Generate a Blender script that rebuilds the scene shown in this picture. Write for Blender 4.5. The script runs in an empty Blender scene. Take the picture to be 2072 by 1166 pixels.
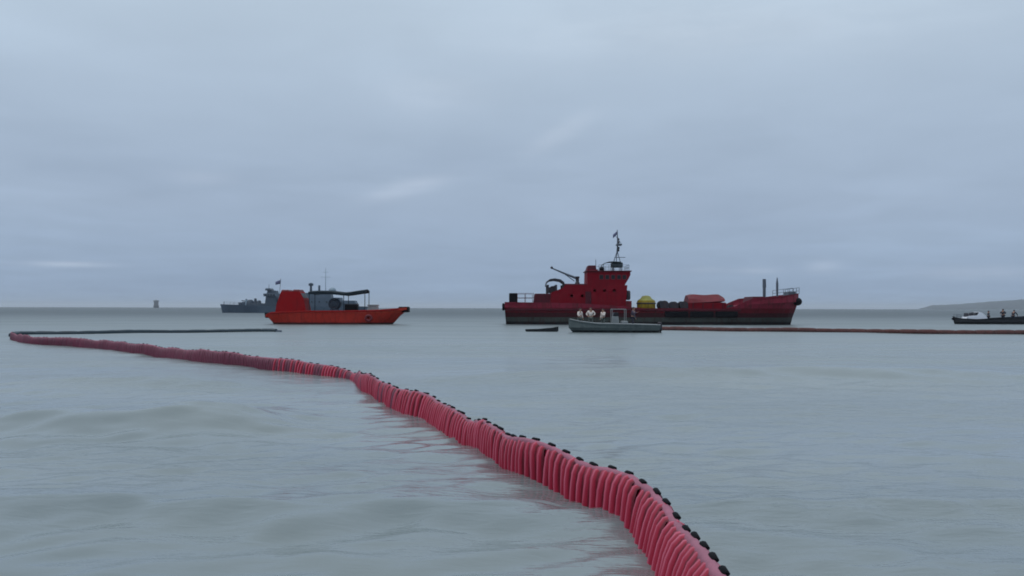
import bpy, bmesh, math, random
import numpy as np
from mathutils import Vector, Matrix
random.seed(7)
sc = bpy.context.scene
C = sc.collection
R = math.radians

# ------------------------------------------------------------------ camera
FPX, W, H, EYE = 1990.0, 2072.0, 1166.0, 2.1
PITCH, ROLL = math.atan(40.5/FPX), math.atan(5.0/2072)
F_ = Vector((0, math.cos(PITCH), math.sin(PITCH)))
R0, U0 = Vector((1, 0, 0)), Vector((0, -math.sin(PITCH), math.cos(PITCH)))
RT = R0*math.cos(ROLL) + U0*math.sin(ROLL)
UP = U0*math.cos(ROLL) - R0*math.sin(ROLL)
EYEP = Vector((0, 0, EYE))
cam = bpy.data.cameras.new('camera')
cam.sensor_width = 36
cam.lens = 36*FPX/W
cam.clip_start, cam.clip_end = 0.1, 60000
co = bpy.data.objects.new('camera', cam)
C.objects.link(co)
m = Matrix((RT, UP, -F_)).transposed().to_4x4()
m.translation = EYEP
co.matrix_world = m
sc.camera = co
sc.render.resolution_x, sc.render.resolution_y = 1024, 576
sc.cycles.filter_width = 1.8

def ray(x, y):
    return F_ + RT*((x-W/2)/FPX) + UP*((H/2-y)/FPX)
def on_z(x, y, z=0.0):
    d = ray(x, y)
    return EYEP + d*((z-EYE)/d.z)

# ------------------------------------------------------------------ sky, sun, exposure
SUN_EL, SUN_AZ = R(62), R(255)          # azimuth clockwise from +Y: high and to the left, behind thick cloud
wd = bpy.data.worlds.new('World')
sc.world = wd
wd.use_nodes = True
nt = wd.node_tree
for n in list(nt.nodes):
    nt.nodes.remove(n)

def mk(nt):
    def N(t, **k):
        n = nt.nodes.new(t)
        for a, b in k.items():
            if a == 'inp':
                for i, v in b.items():
                    if hasattr(v, 'is_output') or isinstance(v, bpy.types.NodeSocket):
                        nt.links.new(v, n.inputs[i])
                    else:
                        n.inputs[i].default_value = v
            else:
                setattr(n, a, b)
        return n
    def M(op, *a):
        n = nt.nodes.new('ShaderNodeMath')
        n.operation = op
        for i, v in enumerate(a):
            if isinstance(v, bpy.types.NodeSocket):
                nt.links.new(v, n.inputs[i])
            else:
                n.inputs[i].default_value = v
        return n.outputs[0]
    return N, M
def ramp(N, fac, stops, interp='LINEAR'):
    n = N('ShaderNodeValToRGB', inp={0: fac})
    cr = n.color_ramp
    cr.interpolation = interp
    while len(cr.elements) < len(stops):
        cr.elements.new(0.5)
    for e, (p, c) in zip(cr.elements, stops):
        e.position = p
        e.color = (*c, 1) if len(c) == 3 else c
    return n.outputs[0]

N, M = mk(nt)
tc = N('ShaderNodeTexCoord').outputs['Generated']
sep = N('ShaderNodeSeparateXYZ', inp={0: tc})
X, Y, Z = sep.outputs
el = M('MAXIMUM', Z, 0.0)
grad = ramp(N, el, [(0, (.272, .378, .545)), (.10, (.362, .458, .605)), (.28, (.492, .602, .728)), (1, (1.0, 1.12, 1.2))])
den = M('ADD', el, .07)
pj = N('ShaderNodeCombineXYZ', inp={0: M('DIVIDE', X, den), 1: M('DIVIDE', Y, den), 2: 0.0}).outputs[0]
wob = N('ShaderNodeTexNoise', inp={'Vector': pj, 'Scale': .55, 'Detail': 2.0})
pj2 = N('ShaderNodeVectorMath', operation='ADD', inp={0: pj, 1: wob.outputs['Color']}).outputs[0]
n1 = N('ShaderNodeTexNoise', inp={'Vector': pj2, 'Scale': .42, 'Detail': 5.0, 'Roughness': .52}).outputs[0]
n2 = N('ShaderNodeTexNoise', inp={'Vector': pj2, 'Scale': 1.7, 'Detail': 4.0, 'Roughness': .5}).outputs[0]
# broad layers of the cloud sheet
lay = ramp(N, n1, [(.30, (.92, .925, .935)), (.50, (.99, .99, .99)), (.70, (1.06, 1.06, 1.055))], 'EASE')
fine = ramp(N, n2, [(.30, (.975, .975, .975)), (.70, (1.025, 1.025, 1.025))])
cl = N('ShaderNodeMix', data_type='RGBA', blend_type='MULTIPLY', inp={0: 1.0, 6: grad, 7: lay}).outputs[2]
cl = N('ShaderNodeMix', data_type='RGBA', blend_type='MULTIPLY', inp={0: 1.0, 6: cl, 7: fine}).outputs[2]
# thin brighter rifts in the cloud sheet
az = M('ARCTAN2', X, Y)
ele = M('ARCSINE', Z)
rag = N('ShaderNodeTexNoise', inp={'Vector': N('ShaderNodeCombineXYZ', inp={0: M('MULTIPLY', az, 14.0), 1: M('MULTIPLY', ele, 60.0), 2: 0.0}).outputs[0], 'Scale': 1.0, 'Detail': 4.0, 'Roughness': .6}).outputs[0]
tot = None
for (px, py, sx, sy, amp, tilt) in [(825, 381, 70, 15, .10, .22), (410, 360, 60, 12, .045, 0), (1135, 270, 60, 20, .06, .5),
                                    (140, 535, 75, 5, .12, 0), (1665, 540, 30, 11, .085, 0), (1990, 553, 110, 13, .06, 0),
                                    (1535, 548, 45, 6, .06, 0), (1425, 546, 40, 6, .045, 0), (870, 190, 120, 40, .035, 0),
                                    (1240, 545, 40, 6, .02, 0), (1450, 60, 500, 60, .05, 0)]:
    d = ray(px, py).normalized()
    a0, e0 = math.atan2(d.x, d.y), math.asin(d.z)
    da = M('MULTIPLY', M('SUBTRACT', az, a0), FPX/sx)
    de = M('MULTIPLY', M('SUBTRACT', M('SUBTRACT', ele, e0), M('MULTIPLY', M('SUBTRACT', az, a0), tilt)), FPX/sy)
    g = M('EXPONENT', M('MULTIPLY', M('ADD', M('MULTIPLY', da, da), M('MULTIPLY', de, de)), -1.0))
    g = M('MULTIPLY', g, amp*2.0)
    tot = g if tot is None else M('ADD', tot, g)
tot = M('MULTIPLY', tot, rag)
cl = N('ShaderNodeMix', data_type='RGBA', blend_type='ADD', clamp_factor=False, inp={0: tot, 6: cl, 7: (1.0, .95, .9, 1)}).outputs[2]
sky = N('ShaderNodeTexSky', sky_type='NISHITA', sun_disc=False, sun_elevation=SUN_EL, sun_rotation=SUN_AZ)
b1 = N('ShaderNodeBackground', inp={0: sky.outputs[0], 1: 0.06})
b2 = N('ShaderNodeBackground', inp={0: cl, 1: 1.0})
mx = N('ShaderNodeMixShader', inp={0: .92, 1: b1.outputs[0], 2: b2.outputs[0]})
out = N('ShaderNodeOutputWorld')
nt.links.new(mx.outputs[0], out.inputs[0])

sl = bpy.data.lights.new('sun', 'SUN')
sl.energy, sl.angle, sl.color = 0.8, R(40), (1, .96, .9)
so = bpy.data.objects.new('sun', sl)
C.objects.link(so)
sd = Vector((math.sin(SUN_AZ)*math.cos(SUN_EL), math.cos(SUN_AZ)*math.cos(SUN_EL), math.sin(SUN_EL)))
so.rotation_euler = (-sd).to_track_quat('-Z', 'Y').to_euler()
vs = sc.view_settings
vs.view_transform = 'Standard'
vs.look = 'None'
vs.exposure, vs.gamma = 0, 1
vs.use_curve_mapping = False

# ------------------------------------------------------------------ materials
MATS = {}
def mat(name, col, rough=.5, var=.12, dirt=None, dirt_amt=.0, metal=0.0, bands=None, scale=1.0, bump=0.0, spec=.5):
    """procedural paint: colour with blotches, optional streaks of dirt, optional painted bands by height (object z)"""
    if name in MATS:
        return MATS[name]
    mt = bpy.data.materials.new(name)
    mt.use_nodes = True
    t = mt.node_tree
    bs = t.nodes['Principled BSDF']
    N, M = mk(t)
    ob = N('ShaderNodeTexCoord').outputs['Object']
    nz = N('ShaderNodeTexNoise', inp={'Vector': ob, 'Scale': 1.3*scale, 'Detail': 6.0, 'Roughness': .6}).outputs[0]
    base = None
    if bands:
        z = N('ShaderNodeSeparateXYZ', inp={0: ob}).outputs[2]
        zz = M('ADD', z, M('MULTIPLY', M('SUBTRACT', nz, .5), .08))
        lo, hi = bands[0][0]-1, bands[-1][0]+1
        f = M('DIVIDE', M('SUBTRACT', zz, lo), hi-lo)
        st = [((b[0]-lo)/(hi-lo), b[1]) for b in bands]
        base = ramp(N, f, st, 'CONSTANT')
    v = ramp(N, nz, [(.25, (1-var,)*3), (.75, (1+var,)*3)])
    cc = N('ShaderNodeMix', data_type='RGBA', blend_type='MULTIPLY', inp={0: 1.0, 6: base if base else (*col, 1), 7: v}).outputs[2]
    if dirt:
        mp = N('ShaderNodeMapping', inp={0: ob, 3: (2.2*scale, 2.2*scale, .35*scale)}).outputs[0]
        dn = N('ShaderNodeTexNoise', inp={'Vector': mp, 'Scale': 1.5, 'Detail': 7.0, 'Roughness': .65}).outputs[0]
        df = ramp(N, dn, [(.48, (0, 0, 0)), (.70, (dirt_amt,)*3)])
        cc = N('ShaderNodeMix', data_type='RGBA', inp={0: df, 6: cc, 7: (*dirt, 1)}).outputs[2]
    t.links.new(cc, bs.inputs['Base Color'])
    rr = M('ADD', rough, M('MULTIPLY', M('SUBTRACT', nz, .5), .25))
    t.links.new(rr, bs.inputs['Roughness'])
    bs.inputs['Metallic'].default_value = metal
    bs.inputs['Specular IOR Level'].default_value = spec
    if bump:
        bn = N('ShaderNodeBump', inp={'Height': nz, 'Strength': .6, 'Distance': bump})
        t.links.new(bn.outputs[0], bs.inputs['Normal'])
    MATS[name] = mt
    return mt

RUST = (.10, .035, .02)
RED = (.30, .006, .022)
m_redhull = mat('red_ship_hull_paint', RED, .6, .18, (.035, .012, .010), .75, bands=[(-5, (.008, .008, .010)), (.36, (.045, .052, .048)), (.92, (.040, .003, .008)), (1.5, (.11, .002, .010)), (2.12, (.20, .014, .034))], spec=.2)  # top band painted paler, as a bulwark catching the sky
m_red = mat('red_ship_paint', (.175, .0008, .010), .7, .16, (.08, .002, .008), .5, spec=.15)
m_reddk = mat('dark_red_paint', (.075, .004, .014), .65, .2, (.02, .008, .012), .6, spec=.25)
m_redlt = mat('red_tarpaulin', (.135, .008, .016), .6, .3, (.06, .01, .016), .6, bump=.08, spec=.3)
m_deck = mat('dark_deck_steel', (.07, .022, .022), .7, .3, RUST, .7)
m_black = mat('black_rubber', (.006, .006, .009), .8, .3, spec=.12)
m_dark = mat('dark_machinery', (.018, .018, .028), .6, .35, RUST, .3)
m_steel = mat('slate_steel', (.07, .09, .12), .55, .2)
m_glass = mat('dark_window_glass', (.012, .012, .018), .4, .1, spec=.2)
m_teal = mat('dark_teal_canvas', (.025, .05, .06), .7, .2)
m_yellow = mat('olive_yellow_paint', (.27, .20, .02), .65, .25, (.09, .07, .02), .7, spec=.2)
m_orangehull = mat('orange_hull_paint', (.5, .04, .02), .6, .15, (.10, .012, .01), .6, bands=[(-3, (.06, .012, .012)), (.22, (.40, .026, .016)), (1.45, (.46, .040, .022))], spec=.2)
m_orange = mat('orange_red_paint', (.27, .0025, .006), .7, .1, (.12, .002, .006), .45, spec=.15)
m_orangedk = mat('dark_orange_red_paint', (.13, .006, .014), .6, .2)
m_awn = mat('dark_awning_canvas', (.012, .020, .028), .85, .25, spec=.15)
m_blue = mat('naval_blue_grey_paint', (.060, .092, .135), .6, .15, (.03, .045, .065), .5)
m_bluedk = mat('naval_dark_grey_paint', (.035, .055, .085), .6, .2)
m_bluelt = mat('naval_pale_grey_paint', (.22, .29, .36), .6, .1)
m_white = mat('white_gelcoat', (.72, .75, .82), .35, .05)
m_alu = mat('grey_aluminium_hull', (.15, .185, .19), .6, .15, (.05, .065, .07), .6, bands=[(-3, (.006, .010, .012)), (.2, (.095, .118, .120))], spec=.2)  # lowest band painted dark as the shadow at the waterline
m_grey = mat('grey_paint', (.22, .24, .25), .6, .15)
m_blackhull = mat('black_hull_paint', (.006, .010, .018), .5, .2, bands=[(-3, (.004, .006, .010)), (.9, (.010, .016, .030))])
m_flag = mat('faded_flag_cloth', (.10, .11, .20), .8, .3)
m_skin = mat('skin', (.30, .16, .11), .6, .1)
m_hair = mat('black_hair', (.012, .010, .010), .6, .2)
m_cream = mat('pale_cloth', (.62, .55, .52), .85, .12)
m_vest = mat('off_white_vest_cloth', (.66, .60, .58), .85, .12)
m_trs = mat('grey_green_trousers', (.10, .115, .11), .85, .2)
m_navy = mat('navy_cloth', (.020, .022, .038), .85, .2)
m_plum = mat('plum_grey_cloth', (.070, .055, .085), .85, .2)
m_far = mat('distant_ship_paint', (.10, .11, .13), .7, .1)

# ------------------------------------------------------------------ mesh helpers
class MB:
    def __init__(s):
        s.v, s.f, s.sm = [], [], []
    def add(s, vs, fs, smooth=False):
        o = len(s.v)
        s.v += [tuple(v) for v in vs]
        s.f += [tuple(i+o for i in f) for f in fs]
        s.sm += [smooth]*len(fs)
        return s
    def box(s, x0, x1, y0, y1, z0, z1, tx0=0, tx1=0, ty=0, b=.04):
        """chamfered box; tx0/tx1 lean the -x/+x sides in towards the top, ty both y sides"""
        b = min(b, (x1-x0)*.25, (y1-y0)*.25, (z1-z0)*.25)
        rings = []
        for z, i in ((z0, b), (z0+b, 0), (z1-b, 0), (z1, b)):
            k = (z-z0)/(z1-z0)
            a0, a1, c0, c1 = x0+tx0*k+i, x1-tx1*k-i, y0+ty*k+i, y1-ty*k-i
            rings.append([(a0+b, c0, z), (a1-b, c0, z), (a1, c0+b, z), (a1, c1-b, z), (a1-b, c1, z), (a0+b, c1, z), (a0, c1-b, z), (a0, c0+b, z)])
        return s.loft(rings, True, True, True, False)
    def loft(s, rings, closed=True, cap0=True, cap1=True, smooth=True):
        n = len(rings[0])
        vs = [p for r in rings for p in r]
        fs = []
        for k in range(len(rings)-1):
            for i in range(n if closed else n-1):
                j = (i+1) % n
                fs.append((k*n+i, k*n+j, (k+1)*n+j, (k+1)*n+i))
        s.add(vs, fs, smooth)
        if cap0:
            s.add(rings[0], [tuple(range(n))[::-1]], False)
        if cap1:
            s.add(rings[-1], [tuple(range(n))], False)
        return s
    def tube(s, pts, r, n=8, smooth=True):
        pts = [Vector(p) for p in pts]
        rs = r if isinstance(r, (list, tuple)) else [r]*len(pts)
        rings = []
        for i, p in enumerate(pts):
            t = (pts[min(i+1, len(pts)-1)] - pts[max(i-1, 0)]).normalized()
            a = t.cross(Vector((0, 0, 1)))
            if a.length < 1e-3:
                a = Vector((1, 0, 0))
            a.normalize()
            b = t.cross(a)
            rings.append([p + (a*math.cos(2*math.pi*k/n) + b*math.sin(2*math.pi*k/n))*rs[i] for k in range(n)])
        return s.loft(rings, True, True, True, smooth)
    def lathe(s, prof, c, n=16, axis='z'):
        rings = []
        for r, h in prof:
            rg = []
            for k in range(n):
                a = 2*math.pi*k/n
                p = (r*math.cos(a), r*math.sin(a), h)
                if axis == 'y':
                    p = (p[0], p[2], p[1])
                if axis == 'x':
                    p = (p[2], p[0], p[1])
                rg.append((c[0]+p[0], c[1]+p[1], c[2]+p[2]))
            rings.append(rg)
        return s.loft(rings)
    def torus(s, c, Rr, r, axis='y', n=18, k=8):
        rings = []
        for i in range(n):
            a = 2*math.pi*i/n
            rg = []
            for j in range(k):
                b = 2*math.pi*j/k
                q = Rr + r*math.cos(b)
                p = (q*math.cos(a), r*math.sin(b), q*math.sin(a))
                if axis == 'z':
                    p = (p[0], p[2], p[1])
                if axis == 'x':
                    p = (p[1], p[0], p[2])
                rg.append((c[0]+p[0], c[1]+p[1], c[2]+p[2]))
            rings.append(rg)
        rings.append(rings[0])
        return s.loft(rings, True, False, False)
    def prism(s, prof, y0, y1):
        """profile of (x,z) pushed from y0 to y1"""
        a = [(x, y0, z) for x, z in prof]
        b = [(x, y1, z) for x, z in prof]
        return s.loft([a, b], True, True, True, False)
    def mesh(s, name):
        me = bpy.data.meshes.new(name)
        me.from_pydata(s.v, [], s.f)
        me.validate()
        bm = bmesh.new()
        bm.from_mesh(me)
        bmesh.ops.recalc_face_normals(bm, faces=bm.faces)
        bm.to_mesh(me)
        bm.free()
        if len(me.polygons) == len(s.sm):
            me.polygons.foreach_set('use_smooth', s.sm)
        return me
    def build(s, name, mt, parent=None):
        return link(name, s.mesh(name), mt, parent)

def link(name, me, mt, parent=None):
    if mt and not me.materials:
        me.materials.append(mt)
    o = bpy.data.objects.new(name, me)
    C.objects.link(o)
    o.parent = parent
    return o
def tag(o, label=None, cat=None, group=None, kind=None):
    for k, v in (('label', label), ('category', cat), ('group', group), ('kind', kind)):
        if v:
            o[k] = v
    return o
def thing(name, loc, rz, label, cat, group=None):
    o = bpy.data.objects.new(name, None)
    o.empty_display_size = .3
    C.objects.link(o)
    o.location, o.rotation_euler = loc, (0, 0, rz)
    return tag(o, label, cat, group)

def hull(xw, xt, hb_w, hb_t, zs, zd, draft, plan_w, plan_t, n=26, bw=.10):
    """ship hull: xw/xt stern and bow x at waterline and at sheer; zs, zd sheer and deck height along t; plan_* half-breadth along t"""
    mb = MB()
    secs = []
    lv = [(-1.0, 0.0), (-.8, .82), (0, 1.0), (.25, None), (.5, None), (.75, None), (1.0, None)]
    for i in range(n+1):
        t = .5-.5*math.cos(math.pi*i/n)
        top = zs(t)
        half = []
        for v, _ in lv:
            if v <= 0:
                z, k = v*draft, 0
            else:
                z, k = v*top, v
            x = (xw[0]+(xw[1]-xw[0])*t)*(1-k) + (xt[0]+(xt[1]-xt[0])*t)*k
            w = hb_w*plan_w(t)*(1-k) + hb_t*plan_t(t)*k
            if v == -1:
                w = 0
            elif v < 0:
                w *= .8
            half.append((x, w, z))
        x, w, z = half[-1]
        wi = max(w-bw, .01)
        half.append((x, wi, z))
        half.append((x, wi, zd(t)))
        half.append((x, 0, zd(t)))
        secs.append(half)
    rings = []
    for h in secs:
        rings.append([(x, -w, z) for x, w, z in h] + [(x, w, z) for x, w, z in h[-2:0:-1]])
    mb.loft(rings, True, True, True, False)
    return mb
def lin(*p):
    xs, ys = [a for a, b in p], [b for a, b in p]
    return lambda t: float(np.interp(t, xs, ys))

# ------------------------------------------------------------------ the sea
GRADIENT = None
rng = np.random.default_rng(11)
WAVES = []
for lam, amp, spread, cnt in [(14, .010, .25, 3), (9, .009, .3, 4), (5.5, .007, .4, 5), (3.2, .0068, .5, 7), (1.8, .0066, .6, 9), (1.0, .0050, .7, 10), (.55, .0027, .8, 10)]:
    for _ in range(cnt):
        l = lam*rng.uniform(.8, 1.25)
        th = rng.normal(0, spread)
        WAVES.append((2*np.pi/l*np.sin(th), -2*np.pi/l*np.cos(th), amp*rng.uniform(.6, 1.3), rng.uniform(0, 6.28), l))
# low swells coming in to the beach: x, y of the crest, skew, half length, width, height
def _sw(px, py, halfpx, skew, w, h):
    p = on_z(px, py)
    return (p.x, p.y, skew, halfpx/FPX*p.y, w, h)
SWELLS = [_sw(230, 874, 330, -.03, .95, .21), _sw(425, 866, 110, .12, .6, .08), _sw(380, 1046, 800, -.015, .55, .12), _sw(1560, 775, 640, .01, 1.6, .26),
          _sw(250, 783, 260, .01, 1.2, .13), _sw(1750, 1040, 480, .02, .45, .09), _sw(1500, 1140, 700, 0, .45, .03), _sw(1950, 700, 300, 0, 5, .04)]
def wave(x, y, sp=0.0):
    x, y = np.asarray(x, float), np.asarray(y, float)
    z = np.zeros_like(x)
    dist = np.hypot(x, y)
    for kx, ky, a, ph, l in WAVES:
        att = np.clip((l/np.maximum(sp, 1e-6) - 2.5)/3, 0, 1) if np.any(sp) else 1.0
        z += a*att*np.sin(kx*x + ky*y + ph)
    # patches of calmer and busier water
    pat = .65 + .35*np.sin(x*.11+1.3+.6*np.sin(y*.07))*np.sin(y*.13+.4+.5*np.sin(x*.09))
    z = z*pat
    for x0, y0, sk, L, w, h in SWELLS:
        dx = x-x0
        yy = y - y0 - sk*dx - .18*w*np.sin(dx*.8/w+x0) - .10*w*np.sin(dx*2.3/w) - .05*w*np.sin(dx*5.1/w+1)
        prof = np.where(yy < 0, np.exp(-np.abs(yy/w)**1.25), np.exp(-np.abs(yy/(w*2.6))**1.5))
        z += 1.8*h*prof*np.exp(-(dx/L)**4)
    return z*np.clip(dist/3.0, .2, 1)

def build_sea():
    r = [1.2]
    while r[-1] < 24000:
        d = r[-1]
        q = 1.030 if d < 4.5 else (1.0052 if d < 60 else (1.009 if d < 400 else 1.045))
        r.append(d*q)
    r = np.array(r)
    fine = np.linspace(-33, 33, 640)
    coarse = np.linspace(33, 327, 60)[1:-1]
    a = np.radians(np.concatenate([fine, coarse]))
    nr, na = len(r), len(a)
    rr, aa = np.meshgrid(r, a, indexing='ij')
    x, y = rr*np.sin(aa), rr*np.cos(aa)
    sp = np.maximum(np.gradient(r)[:, None]*np.ones((1, na)), rr*np.gradient(a)[None, :].clip(0, 1)*.6)
    z = wave(x, y, sp)
    co = np.empty((nr*na+1, 3), np.float32)
    co[:-1, 0], co[:-1, 1], co[:-1, 2] = x.ravel(), y.ravel(), z.ravel()
    co[-1] = 0
    i, j = np.meshgrid(np.arange(nr-1), np.arange(na), indexing='ij')
    j2 = (j+1) % na
    q = np.stack([i*na+j, (i+1)*na+j, (i+1)*na+j2, i*na+j2], -1).reshape(-1, 4)
    me = bpy.data.meshes.new('sea')
    nq = len(q)
    me.vertices.add(len(co))
    me.vertices.foreach_set('co', co.ravel())
    me.loops.add(nq*4 + na*3)
    me.polygons.add(nq + na)
    jj = np.arange(na)
    tri = np.stack([np.full(na, len(co)-1), jj, (jj+1) % na], -1)
    me.loops.foreach_set('vertex_index', np.concatenate([q.ravel(), tri.ravel()]).astype(np.int32))
    me.polygons.foreach_set('loop_start', np.concatenate([np.arange(nq)*4, nq*4+np.arange(na)*3]).astype(np.int32))
    me.polygons.foreach_set('use_smooth', np.ones(nq+na, bool))
    me.update(calc_edges=True)
    bm_flip = me.polygons[0].normal.z < 0
    if bm_flip:
        me.flip_normals()
    mt = bpy.data.materials.new('murky_sea_water')
    mt.use_nodes = True
    t = mt.node_tree
    bs = t.nodes['Principled BSDF']
    N, M = mk(t)
    pos = N('ShaderNodeNewGeometry').outputs['Position']
    px, py, pz = N('ShaderNodeSeparateXYZ', inp={0: pos}).outputs
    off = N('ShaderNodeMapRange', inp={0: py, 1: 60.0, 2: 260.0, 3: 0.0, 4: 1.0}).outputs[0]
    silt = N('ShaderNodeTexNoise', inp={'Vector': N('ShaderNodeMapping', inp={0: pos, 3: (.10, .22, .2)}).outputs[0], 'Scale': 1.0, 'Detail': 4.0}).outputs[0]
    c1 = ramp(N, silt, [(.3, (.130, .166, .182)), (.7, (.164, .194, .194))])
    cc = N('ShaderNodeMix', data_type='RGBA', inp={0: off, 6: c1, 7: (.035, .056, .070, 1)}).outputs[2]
    t.links.new(cc, bs.inputs['Base Color'])
    bs.inputs['IOR'].default_value = 1.55     # raised above plain water, so flat water reflects more sky
    # wind-ruffled farther out, smoother slicks near the beach
    slick = N('ShaderNodeTexNoise', inp={'Vector': N('ShaderNodeMapping', inp={0: pos, 3: (.05, .14, .1)}).outputs[0], 'Scale': 1.0, 'Detail': 3.0}).outputs[0]
    ruf = ramp(N, slick, [(.40, (.3,)*3), (.60, (1.4,)*3)])
    rg_ = ramp(N, M('DIVIDE', py, 400.0), [(.03, (.09,)*3), (.10, (.22,)*3), (.25, (.33,)*3), (.85, (.5,)*3)])
    t.links.new(M('ADD', rg_, M('MULTIPLY', ruf, .04)), bs.inputs['Roughness'])
    h = None
    for sx, sy, sca, w in [(.45, 1.5, 1.0, .036), (.7, 2.4, 2.6, .017), (1.0, 2.8, 7.0, .0045)]:
        nn = N('ShaderNodeTexNoise', inp={'Vector': N('ShaderNodeMapping', inp={0: pos, 3: (sx, sy, 1)}).outputs[0], 'Scale': sca, 'Detail': 3.0, 'Roughness': .55, 'Distortion': .4}).outputs[0]
        nn = M('MULTIPLY', nn, w)
        h = nn if h is None else M('ADD', h, nn)
    h = M('MULTIPLY', h, ruf)
    bn = N('ShaderNodeBump', inp={'Height': h, 'Strength': 1.0, 'Distance': 1.0})
    t.links.new(bn.outputs[0], bs.inputs['Normal'])
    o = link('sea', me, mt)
    o['kind'] = 'structure'
    return o
build_sea()

# headland on the horizon
def build_headland():
    D = 5600.0
    prof = [(1872, 626.2), (1884, 619.5), (1895, 618.2), (1925, 617.5), (1960, 615.5), (2000, 612.5), (2040, 610), (2072, 608), (2150, 604), (2300, 600), (2500, 606), (2650, 618), (2720, 627)]
    xs = np.linspace(1872, 2720, 110)
    top = np.interp(xs, [p[0] for p in prof], [p[1] for p in prof])
    mb = MB()
    rows = []
    for i, (x, y) in enumerate(zip(xs, top)):
        p = ray(x, y)
        q = EYEP + p*(D/p.y)
        hz = max(q.z, .2) + random.uniform(-.8, .8)*(1 if q.z > 3 else 0)
        row = []
        for k, (dy, f) in enumerate([(-160, -.03), (-150, .12), (-90, .55), (0, 1), (220, 1.12), (600, .6), (900, -.03)]):
            row.append((q.x + dy*q.x/D*.8, D+dy+random.uniform(-8, 8), hz*f + (random.uniform(-.6, .6) if 0 < k < 6 else 0)))
        rows.append(row)
    mb.loft(rows, False, False, False, True)
    mt = mat('wooded_headland', (.034, .048, .062), .9, .4, (.06, .06, .06), .6, scale=.02)
    o = mb.build('headland', mt)
    o['kind'] = 'structure'
build_headland()

# ------------------------------------------------------------------ the red oil boom
HC = 0.43      # height of the crest above the water
crest = [(24, 673), (46, 678.5), (81, 682), (142, 685), (172, 686.5), (227, 690), (284, 697), (371, 705.5), (400, 708), (476, 715), (546, 723), (616, 735), (668, 744), (716, 752), (736, 756), (759, 765),
         (805, 785), (846, 798), (865, 804), (921, 829), (967, 846), (1001, 865), (1036, 883), (1073, 901), (1111, 911), (1139, 920), (1205, 946), (1230, 954), (1256, 963), (1284, 976), (1309, 992),
         (1334, 1017), (1359, 1045), (1380, 1072), (1398, 1100), (1414, 1128), (1431, 1160)]
HX = [(0, 1.0), (560, 1.0), (600, .85), (645, .68), (690, .58), (718, .55), (736, .92), (760, 1.0), (846, 1.0), (868, .9), (890, .84), (905, .9), (930, .96), (1000, 1.0), (1500, 1.0)]
hfac = lambda x: float(np.interp(x, [a for a, b in HX], [b for a, b in HX]))
P = [on_z(x, y, HC*hfac(x)).xy for x, y in crest][::-1]
P = [Vector((1.26, 3.2)), Vector((1.255, 4.3)), Vector((1.25, 5.3))] + P[0:]
def catmull(P, step=.02):
    out = []
    for i in range(len(P)-1):
        p0, p1, p2, p3 = P[max(i-1, 0)], P[i], P[i+1], P[min(i+2, len(P)-1)]
        n = max(2, int((p2-p1).length/step))
        for k in range(n):
            t = k/n
            out.append(.5*((2*p1) + (p2-p0)*t + (2*p0-5*p1+4*p2-p3)*t*t + (3*p1-p0-3*p2+p3)*t**3))
    out.append(P[-1])
    return out
def smooth_path(pts, win):
    a = np.array([tuple(p) for p in pts])
    s = np.concatenate([[0], np.cumsum(np.hypot(*np.diff(a, axis=0).T))])
    u = np.arange(0, s[-1], .02)
    a = np.stack([np.interp(u, s, a[:, 0]), np.interp(u, s, a[:, 1])], 1)
    w = int(win/.02)
    if w > 1:
        pad = np.concatenate([np.repeat(a[:1], w, 0), a, np.repeat(a[-1:], w, 0)])
        k = np.hanning(2*w+1)
        k /= k.sum()
        a = np.stack([np.convolve(pad[:, i], k, 'valid') for i in (0, 1)], 1)
    s = np.concatenate([[0], np.cumsum(np.hypot(*np.diff(a, axis=0).T))])
    return a, s
PITCHB = .165
path, ps = smooth_path(catmull(P), .45)
_cs = np.array([np.argmin(np.hypot(path[:, 0]-p[0], path[:, 1]-p[1])) for p in P[3:]])
_cs = ps[_cs]
_ch = np.array([hfac(x) for x, y in crest[::-1]])
hs = lambda s: float(np.interp(s, _cs, _ch))
def at_s(s):
    x, y = np.interp(s, ps, path[:, 0]), np.interp(s, ps, path[:, 1])
    e = .12
    x2, y2 = np.interp(s+e, ps, path[:, 0]), np.interp(s+e, ps, path[:, 1])
    x1, y1 = np.interp(s-e, ps, path[:, 0]), np.interp(s-e, ps, path[:, 1])
    return x, y, math.atan2(y2-y1, x2-x1)

m_boom = mat('red_boom_fabric', (.30, .004, .026), .5, .14, (.20, .004, .020), .4, scale=3.0, bump=.004, spec=.25)
m_boom.node_tree  # painted shading: pale highlight along the rib ridges, dark shade in the folds between
def paint_fold_shading(mt, pale, deep):
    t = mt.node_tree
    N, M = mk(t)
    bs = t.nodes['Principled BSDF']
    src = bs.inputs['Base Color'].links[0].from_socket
    w = N('ShaderNodeAttribute', attribute_name='fold_shading').outputs['Fac']
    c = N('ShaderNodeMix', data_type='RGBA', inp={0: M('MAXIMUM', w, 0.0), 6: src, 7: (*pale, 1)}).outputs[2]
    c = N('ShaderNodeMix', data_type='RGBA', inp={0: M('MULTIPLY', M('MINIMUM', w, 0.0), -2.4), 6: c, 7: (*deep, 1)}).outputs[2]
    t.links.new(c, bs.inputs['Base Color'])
paint_fold_shading(m_boom, (.56, .12, .19), (.07, .001, .007))
m_boomfar = mat('dark_far_boom_fabric', (.115, .009, .034), .55, .3, (.05, .010, .028), .75, scale=1.6)  # darker, purpler fabric for the ribs farther along
paint_fold_shading(m_boomfar, (.24, .035, .075), (.045, .003, .010))
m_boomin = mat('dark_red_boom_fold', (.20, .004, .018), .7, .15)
m_line = mat('black_webbing', (.004, .004, .006), .8, .2, spec=.1)

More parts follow.
